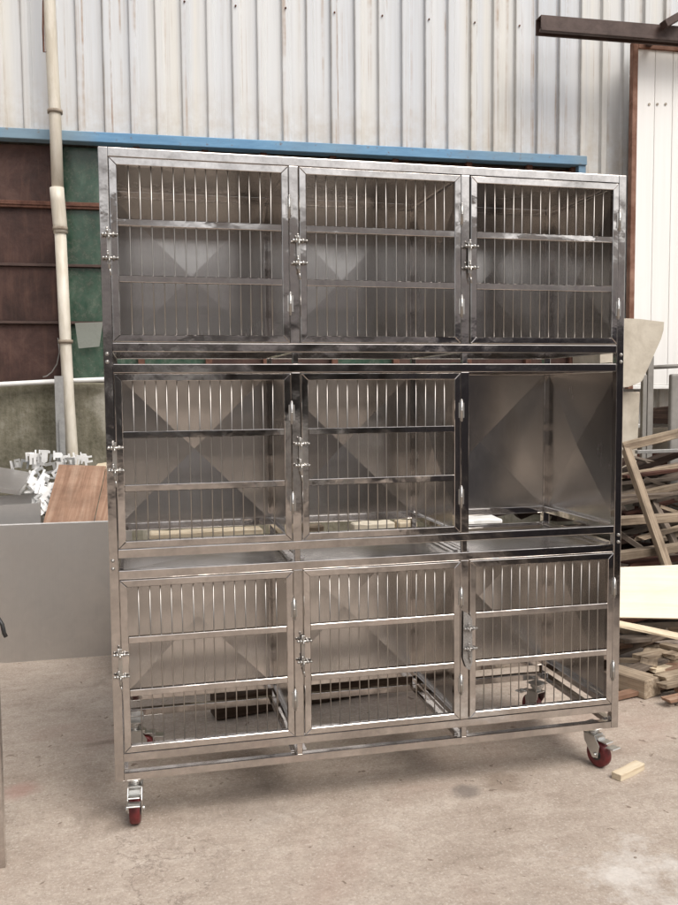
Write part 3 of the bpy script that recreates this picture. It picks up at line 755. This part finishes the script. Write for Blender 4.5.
plank(A(661, 686, .58), A(700, 678, .62), .05, .02, W_TAN, 'broken slat lowest on the ground at the right edge')
plank(A(664, 645, 1.0), A(700, 654, .8), .05, .02, W_TAN, 'orange slat tilted at the right of the lower heap')
plank(A(666, 700, .50), A(700, 692, .52), .05, .016, W_RED, 'reddish splinter of wood on the ground near the photo edge')
ga = gnd(653, 690, .035)
plank((ga.x, ga.y, .044), (ga.x-.42, ga.y+1.0, .05), .115, .085, W_TAN, 'thick squared timber on the ground pointing out from under the heap', ragged=.05, name='squared_timber', cat='timber')
P = [A(600, 617, .98), A(720, 619, .94), A(720, 563, 1.08), A(600, 568, 1.12)]
sheet_quad('plywood_sheet', P, .014, W_PLY, 'pale cream plywood sheet standing across the front of the wood heap', 'plywood')
P = [A(590, 600, 2.42), A(760, 600, 2.42), A(760, 447, 2.62), A(590, 455, 2.62)]
P = [Vector((p.x, p.y, max(p.z, .0))) for p in P]
sheet_quad('rusty_sheet', P, .004, W_RUSTY, 'dark red rusty sheet leaning upright at the back of the wood heap', 'metal sheet')
# body of the heap
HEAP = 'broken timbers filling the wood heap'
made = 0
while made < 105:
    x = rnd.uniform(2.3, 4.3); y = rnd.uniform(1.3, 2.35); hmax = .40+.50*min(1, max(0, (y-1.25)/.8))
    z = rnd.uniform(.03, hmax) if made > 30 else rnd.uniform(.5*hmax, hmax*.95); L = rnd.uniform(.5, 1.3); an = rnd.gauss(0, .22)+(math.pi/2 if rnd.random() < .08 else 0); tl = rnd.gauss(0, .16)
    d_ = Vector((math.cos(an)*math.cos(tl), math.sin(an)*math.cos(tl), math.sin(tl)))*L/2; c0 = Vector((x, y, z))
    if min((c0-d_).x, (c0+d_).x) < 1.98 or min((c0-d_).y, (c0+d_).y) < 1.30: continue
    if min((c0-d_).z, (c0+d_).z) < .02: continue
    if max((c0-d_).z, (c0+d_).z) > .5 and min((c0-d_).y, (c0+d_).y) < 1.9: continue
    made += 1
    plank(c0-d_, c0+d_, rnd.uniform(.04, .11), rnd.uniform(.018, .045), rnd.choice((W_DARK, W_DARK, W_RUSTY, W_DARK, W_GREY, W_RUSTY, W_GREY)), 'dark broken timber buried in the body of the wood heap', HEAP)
made = 0
while made < 22:
    x = rnd.uniform(2.3, 4.0); y = rnd.uniform(1.6, 2.0); z = rnd.uniform(.45, .95); L = rnd.uniform(.3, 1.1); an = rnd.gauss(0, .35); tl = rnd.gauss(.08, .3)
    d_ = Vector((math.cos(an)*math.cos(tl), math.sin(an)*math.cos(tl), math.sin(tl)))*L/2; c0 = Vector((x, y, z))
    if min((c0-d_).x, (c0+d_).x) < 2.02 or min((c0-d_).y, (c0+d_).y) < 1.30: continue
    made += 1
    plank(c0-d_, c0+d_, rnd.uniform(.04, .085), rnd.uniform(.012, .03), rnd.choice((W_TAN, W_GREY, W_TAN, W_GREY, W_RUSTY)), 'broken weathered slat jumbled in the front of the wood heap above the plywood', 'slats jumbled in the front of the wood heap', ragged=.7)
for k in range(44):
    x = rnd.uniform(2.2, 3.6); y = rnd.uniform(.62, 1.1); z = rnd.uniform(.015, .03)+.16*max(0, y-.62)
    L = rnd.uniform(.25, .7); an = rnd.gauss(0.1, .5); d_ = Vector((math.cos(an), math.sin(an), rnd.uniform(-.02, .05)))*L/2; c0 = Vector((x, y, z))
    if (c0-d_).x < 2.12: continue
    if (c0+d_).y < .55 or (c0-d_).y < .55: continue
    plank(c0-d_, c0+d_, rnd.uniform(.03, .09), rnd.uniform(.012, .03), rnd.choice((W_TAN, W_GREY, W_GREY, W_TAN, W_RED)), 'splintered offcut scattered along the foot of the wood heap', 'offcuts at the foot of the heap')
# timber on the ground behind the rack, seen through the bottom row
a, b = gnd(217, 722), gnd(409, 689)
off_ = (b-a).normalized(); nn = Vector((-off_.y, off_.x, 0))
plank(a+nn*.05+Vector((0, 0, .055)), b+nn*.05+off_*.35+Vector((0, 0, .055)), .10, .10, W_MID, 'dark brown timber lying on the ground behind the cage', name='squared_timber', ragged=.03, cat='timber')
plank(a+nn*.07+off_*.02+Vector((0, 0, .113)), a+nn*.06+off_*.34+Vector((0, 0, .113)), .05, .014, W_TAN, 'light slat lying on top of the dark timber behind the cage')
a, b = gnd(300, 684), gnd(500, 672)
plank(a+Vector((0, .3, .06)), a+(b-a)*.5+Vector((0, .3, .06)), .12, .12, W_MID, 'dark beam lying farther behind the cage', name='squared_timber', ragged=.03, cat='timber')
# pale boards stacked beyond, seen through the slots of the middle row
zsl = at(230, 530, 1.5).z
t = thing('timber_trestle', 'low trestle carrying pale boards behind the cage', 'trestle', (0.75, 1.6, 0))
c = MB(); c.box((-.75, -.16, zsl-.14), (1.75, .16, zsl-.10), .003); c.build('trestle_top', W_GREY, t)
for x in (-.7, .5, 1.66):
    for y in (-.14, .10):
        c = MB(); c.box((x, y, 0), (x+.045, y+.045, zsl-.14), .002); c.build('leg', W_GREY, t)
for (u0, u1, v0, v1, mt, lb) in ((150, 262, 536, 529, W_PALE, 'pale board on the trestle seen under the left middle cage'), (275, 322, 529, 527, W_TAN, 'tan board end on the trestle behind the central mullion'), (352, 392, 521, 521, W_PLY, 'cream board on the trestle seen under the central cage'), (396, 415, 520, 519, W_PALE, 'short pale block on the trestle left of the white one')):
    p, q = at(u0, v0, 1.5), at(u1, v1, 1.5)
    plank((p.x, 1.5, zsl-.045), (q.x, 1.5, zsl-.045), .10, .105, mt, lb, ragged=.05)
p, q = at(455, 519, 1.45), at(497, 517, 1.45)
plank((p.x, 1.45, zsl-.04), (q.x, 1.45, zsl-.04), .14, .11, WHITEBAR, 'white painted board on the trestle seen under the doorless cage', ragged=.02)
p, q = at(498, 519, 1.42), at(521, 518, 1.42); c = MB(); c.path([(p.x, 1.42, zsl-.06), ((p.x+q.x)/2, 1.425, zsl-.055), (q.x, 1.43, zsl-.062)], .036, 14)
tag(c.build('log', W_GREY), 'short grey log lying on the trestle right of the white board', 'log')
p = at(524, 519, 1.42); c = MB(); c.cyl((p.x, 1.42, zsl-.10), (p.x, 1.42, zsl-.03), .022, 16); c.cyl((p.x, 1.42, zsl-.03), (p.x, 1.42, zsl-.022), .024, 16)
tag(c.build('white_cup', WHITEBAR), 'small white cup standing beside the log behind the doorless cage', 'cup')
a = gnd(616, 780.2); b = gnd(640, 768.2)
dr = (b-a).normalized(); nn = Vector((-dr.y, dr.x, 0))
plank(a+Vector((0, 0, .0125)), b+Vector((0, 0, .0125)), .040, .025, W_PALE, 'small fresh sawn wood block lying alone on the concrete by the right castor', ragged=.03, name='wood_block', cat='wood block')

# ------------------------------------------------------------------ right, above the heap
YH = 2.25
prof = [(600, 317), (640, 319), (664, 322), (663.5, 330), (661, 339), (656, 350), (649, 366), (642, 381), (636, 384), (628, 387), (600, 389)]
c = MB(); vs = c.prism([at(u, v, YH) for u, v in prof], (.05, .45, 0))
tag(c.build('chute_hood', BEIGE), 'beige curved chute hood jutting out right of the top cage row', 'hood')
p = at(600, 391, YH+.08); q = at(640.5, 391, YH+.08)
c = MB(); vs = c.box((p.x, YH+.08, 0), (q.x, YH+.42, at(620, 392, YH+.08).z), .006)
for v in vs:
    v.co.x -= max(0, (1.3-v.co.z))*.0 if v.co.x < q.x-.1 else (1-min(1, v.co.z/1.4))*.05
tag(c.build('concrete_pier', BEIGE), 'beige concrete pier standing under the curved hood', 'pier')
t = thing('pipe_rail', 'grey steel pipe rail with two uprights behind the heap', 'railing', (at(645, 400, 2.5).x, 2.5, 0))
o_ = Vector(t.location)
c = MB(); c.path([at(648, 367.5, 2.5)-o_, at(740, 363, 2.5)-o_], .014, 10); c.build('top_pipe', PAINT_G, t)
for u, v, w_ in ((644, 375, .016), (650, 356, .022)):
    p = at(u, v, 2.5)-o_; c = MB(); c.box((p.x-w_, -.015, 0), (p.x+w_, .015, p.z), .002); c.build('upright', PAINT_G, t)
c = MB(); p, q = at(668, 374, 2.44), at(760, 374, 2.44)
c.box((p.x, 2.40, 0), (q.x, 2.44, p.z), .018, 4); tag(c.build('grey_tank', PAINT_G), 'grey rounded steel housing at the right edge above the heap', 'housing')
p, q = at(640, 424.5, 2.9), at(800, 424.5, 2.9)
c = MB(); c.box((p.x-.1, 2.88, .0), (q.x, 2.99, at(650, 427, 2.9).z), .004); c.build('low_ledge', CEMENT_B).parent = None
lo = bpy.data.objects['low_ledge']; tag(lo, 'low beige rendered ledge beneath the white sliding door', 'ledge')
c = MB(); p = at(628, 426, 2.8); q = at(720, 425, 2.8); c.box((p.x, 2.78, p.z-.015), (q.x, 2.84, p.z+.012), .003)
tag(c.build('white_bar', WHITEBAR), 'bright white bar lying along the ledge behind the heap', 'bar')
c = MB(); p = at(636, 452, 2.05); q = at(720, 449, 2.05); c.bar(p, q, .03, .022, .002)
tag(c.build('white_strip', GALV), 'shiny light strip lying just below the topmost beam', 'strip')
P = [at(u, v, 2.72) for u, v in ((648, 424), (653, 411), (657, 408), (690, 404), (690, 424))]
c = MB(); c.prism(P, (0, .06, 0)); tag(c.build('dark_cover', W_DARK), 'dark brown slanted cover standing behind the white bar', 'cover')

# ------------------------------------------------------------------ bits on the ground
def bits(n, fn, name, mat, label, cat, group, smin, smax, flat=.5):
    for k in range(n):
        p = fn(k); c = MB(); s_ = rnd.uniform(smin, smax)
        for v in c.sphere((0, 0, 0), s_, (1, rnd.uniform(.5, 1), flat), 1): v.co *= rnd.uniform(.7, 1.2)
        for f in c.bm.faces: f.smooth = False
        o = c.build(name, mat); o.location = (p.x, p.y, s_*flat*.4); o.rotation_euler = (0, 0, rnd.uniform(0, 6)); tag(o, label, cat, group)
bits(9, lambda k: gnd(rnd.gauss(503, 14), rnd.gauss(783, 5)), 'debris_crumb', STONE, 'little brown crumb among the debris in front of the cage', 'debris', 'crumbs of debris in front of the cage', .004, .008)
bits(14, lambda k: gnd(rnd.uniform(640, 690), rnd.uniform(692, 712)), 'rubble_bit', STONE, 'small rubble bit at the foot of the wood heap', 'rubble', 'rubble bits by the wood heap', .008, .02)
bits(12, lambda k: gnd(rnd.uniform(40, 640), rnd.uniform(800, 900)), 'pebble', STONE, 'tiny pebble lying loose on the open concrete', 'pebble', 'pebbles on the open concrete', .003, .006)

# ------------------------------------------------------------------ unseen things added behind the camera for the steel to reflect
op = thing('unseen_workshop', 'unseen grey workshop added across the yard for the polished steel to reflect', 'building', (0, -15, 0))
c = MB(); c.box((-14, -.3, 0), (-5.6, 0, 2.5)); c.box((-5.6, -.3, 2.1), (-1.8, 0, 2.5)); c.box((-1.8, -.3, 0), (1.4, 0, 2.5)); c.box((1.4, -.3, 2.1), (5.6, 0, 2.5)); c.box((5.6, -.3, 0), (16, 0, 2.5)); c.build('wall', OPPO, op)
c = MB(); corr(c, -14, 16, 2.5, 4.9, y=.03); c.build('cladding', OPPO2, op)
c = MB(); c.prism([(-14.4, .5, 4.9), (-14.4, -7, 5.5), (-14.4, -7, 5.6), (-14.4, .5, 5.0)], (30.8, 0, 0)); c.build('roof', ROOF, op)
c = MB(); c.box((-14, -7, 0), (16, -6.8, 5.4)); c.build('rear_wall', OPPO, op)
for x in (-9, 0, 9.5):
    c = MB(); c.box((x, .004, .9), (x+1.6, .03, 2.1), .004); c.build('window', WHITEBAR, op)

st = thing('unseen_dark_stack', 'unseen dark tarpaulin covered stack added to darken the reflections in the right posts', 'stack', (4.3, -4.6, 0))  # added out of view as a dark shape for the right posts to reflect
c = MB()
vs = c.box((-1.25, -1.7, 0), (1.25, 1.7, 1.9), .12, 3); c.build('tarpaulin', DARKTARP, st)
c = MB(); c.box((-1.35, -1.8, .0), (1.35, 1.8, .10), .01); c.build('pallet', W_GREY, st)
wc = thing('unseen_white_box', 'unseen white box added to give bright reflections in the middle posts', 'cabinet', (2.2, -8, 0))  # added out of view to put bright spots in the middle posts
c = MB(); c.box((-.4, -.3, .12), (.4, .3, 1.05), .01); c.build('body', WHITEBAR, wc)
c = MB(); c.box((-.36, -.26, 0), (.36, .26, .12)); c.build('base', DARK, wc)

# ------------------------------------------------------------------ light
EL, AZ = R(54), R(152)                                           # hazy sun, from the right and a little in front
w = bpy.data.worlds.new('World'); S.world = w; w.use_nodes = True
n = w.node_tree.nodes; lk = w.node_tree.links
sky = n.new('ShaderNodeTexSky'); sky.sky_type = 'NISHITA'; sky.sun_disc = False
sky.sun_elevation = EL; sky.sun_rotation = AZ; sky.dust_density = 4.0; sky.air_density = 1.0; sky.ozone_density = 1.0
hs = n.new('ShaderNodeHueSaturation'); hs.inputs['Saturation'].default_value = .30
lk.new(sky.outputs[0], hs.inputs['Color'])
mx = n.new('ShaderNodeMix'); mx.data_type = 'RGBA'; mx.blend_type = 'MULTIPLY'; mx.inputs[0].default_value = 1; mx.inputs[7].default_value = (1.0, .977, .948, 1)
lk.new(hs.outputs[0], mx.inputs[6]); lk.new(mx.outputs[2], n['Background'].inputs['Color'])
n['Background'].inputs['Strength'].default_value = .175
sl_ = bpy.data.lights.new('sun', 'SUN'); sl_.energy = 2.2; sl_.angle = R(34); sl_.color = (1, .96, .90)
so = bpy.data.objects.new('sun', sl_); COL.objects.link(so); so.location = (0, 0, 10)
sd = Vector((math.sin(AZ)*math.cos(EL), math.cos(AZ)*math.cos(EL), math.sin(EL)))
so.rotation_euler = sd.to_track_quat('Z', 'Y').to_euler()

S.view_settings.view_transform = 'Standard'; S.view_settings.look = 'None'; S.view_settings.exposure = 0; S.view_settings.gamma = 1
S.cycles.use_denoising = True
S.cycles.max_bounces = 14; S.cycles.glossy_bounces = 9; S.cycles.diffuse_bounces = 5; S.cycles.transparent_max_bounces = 12
S.cycles.sample_clamp_indirect = 8
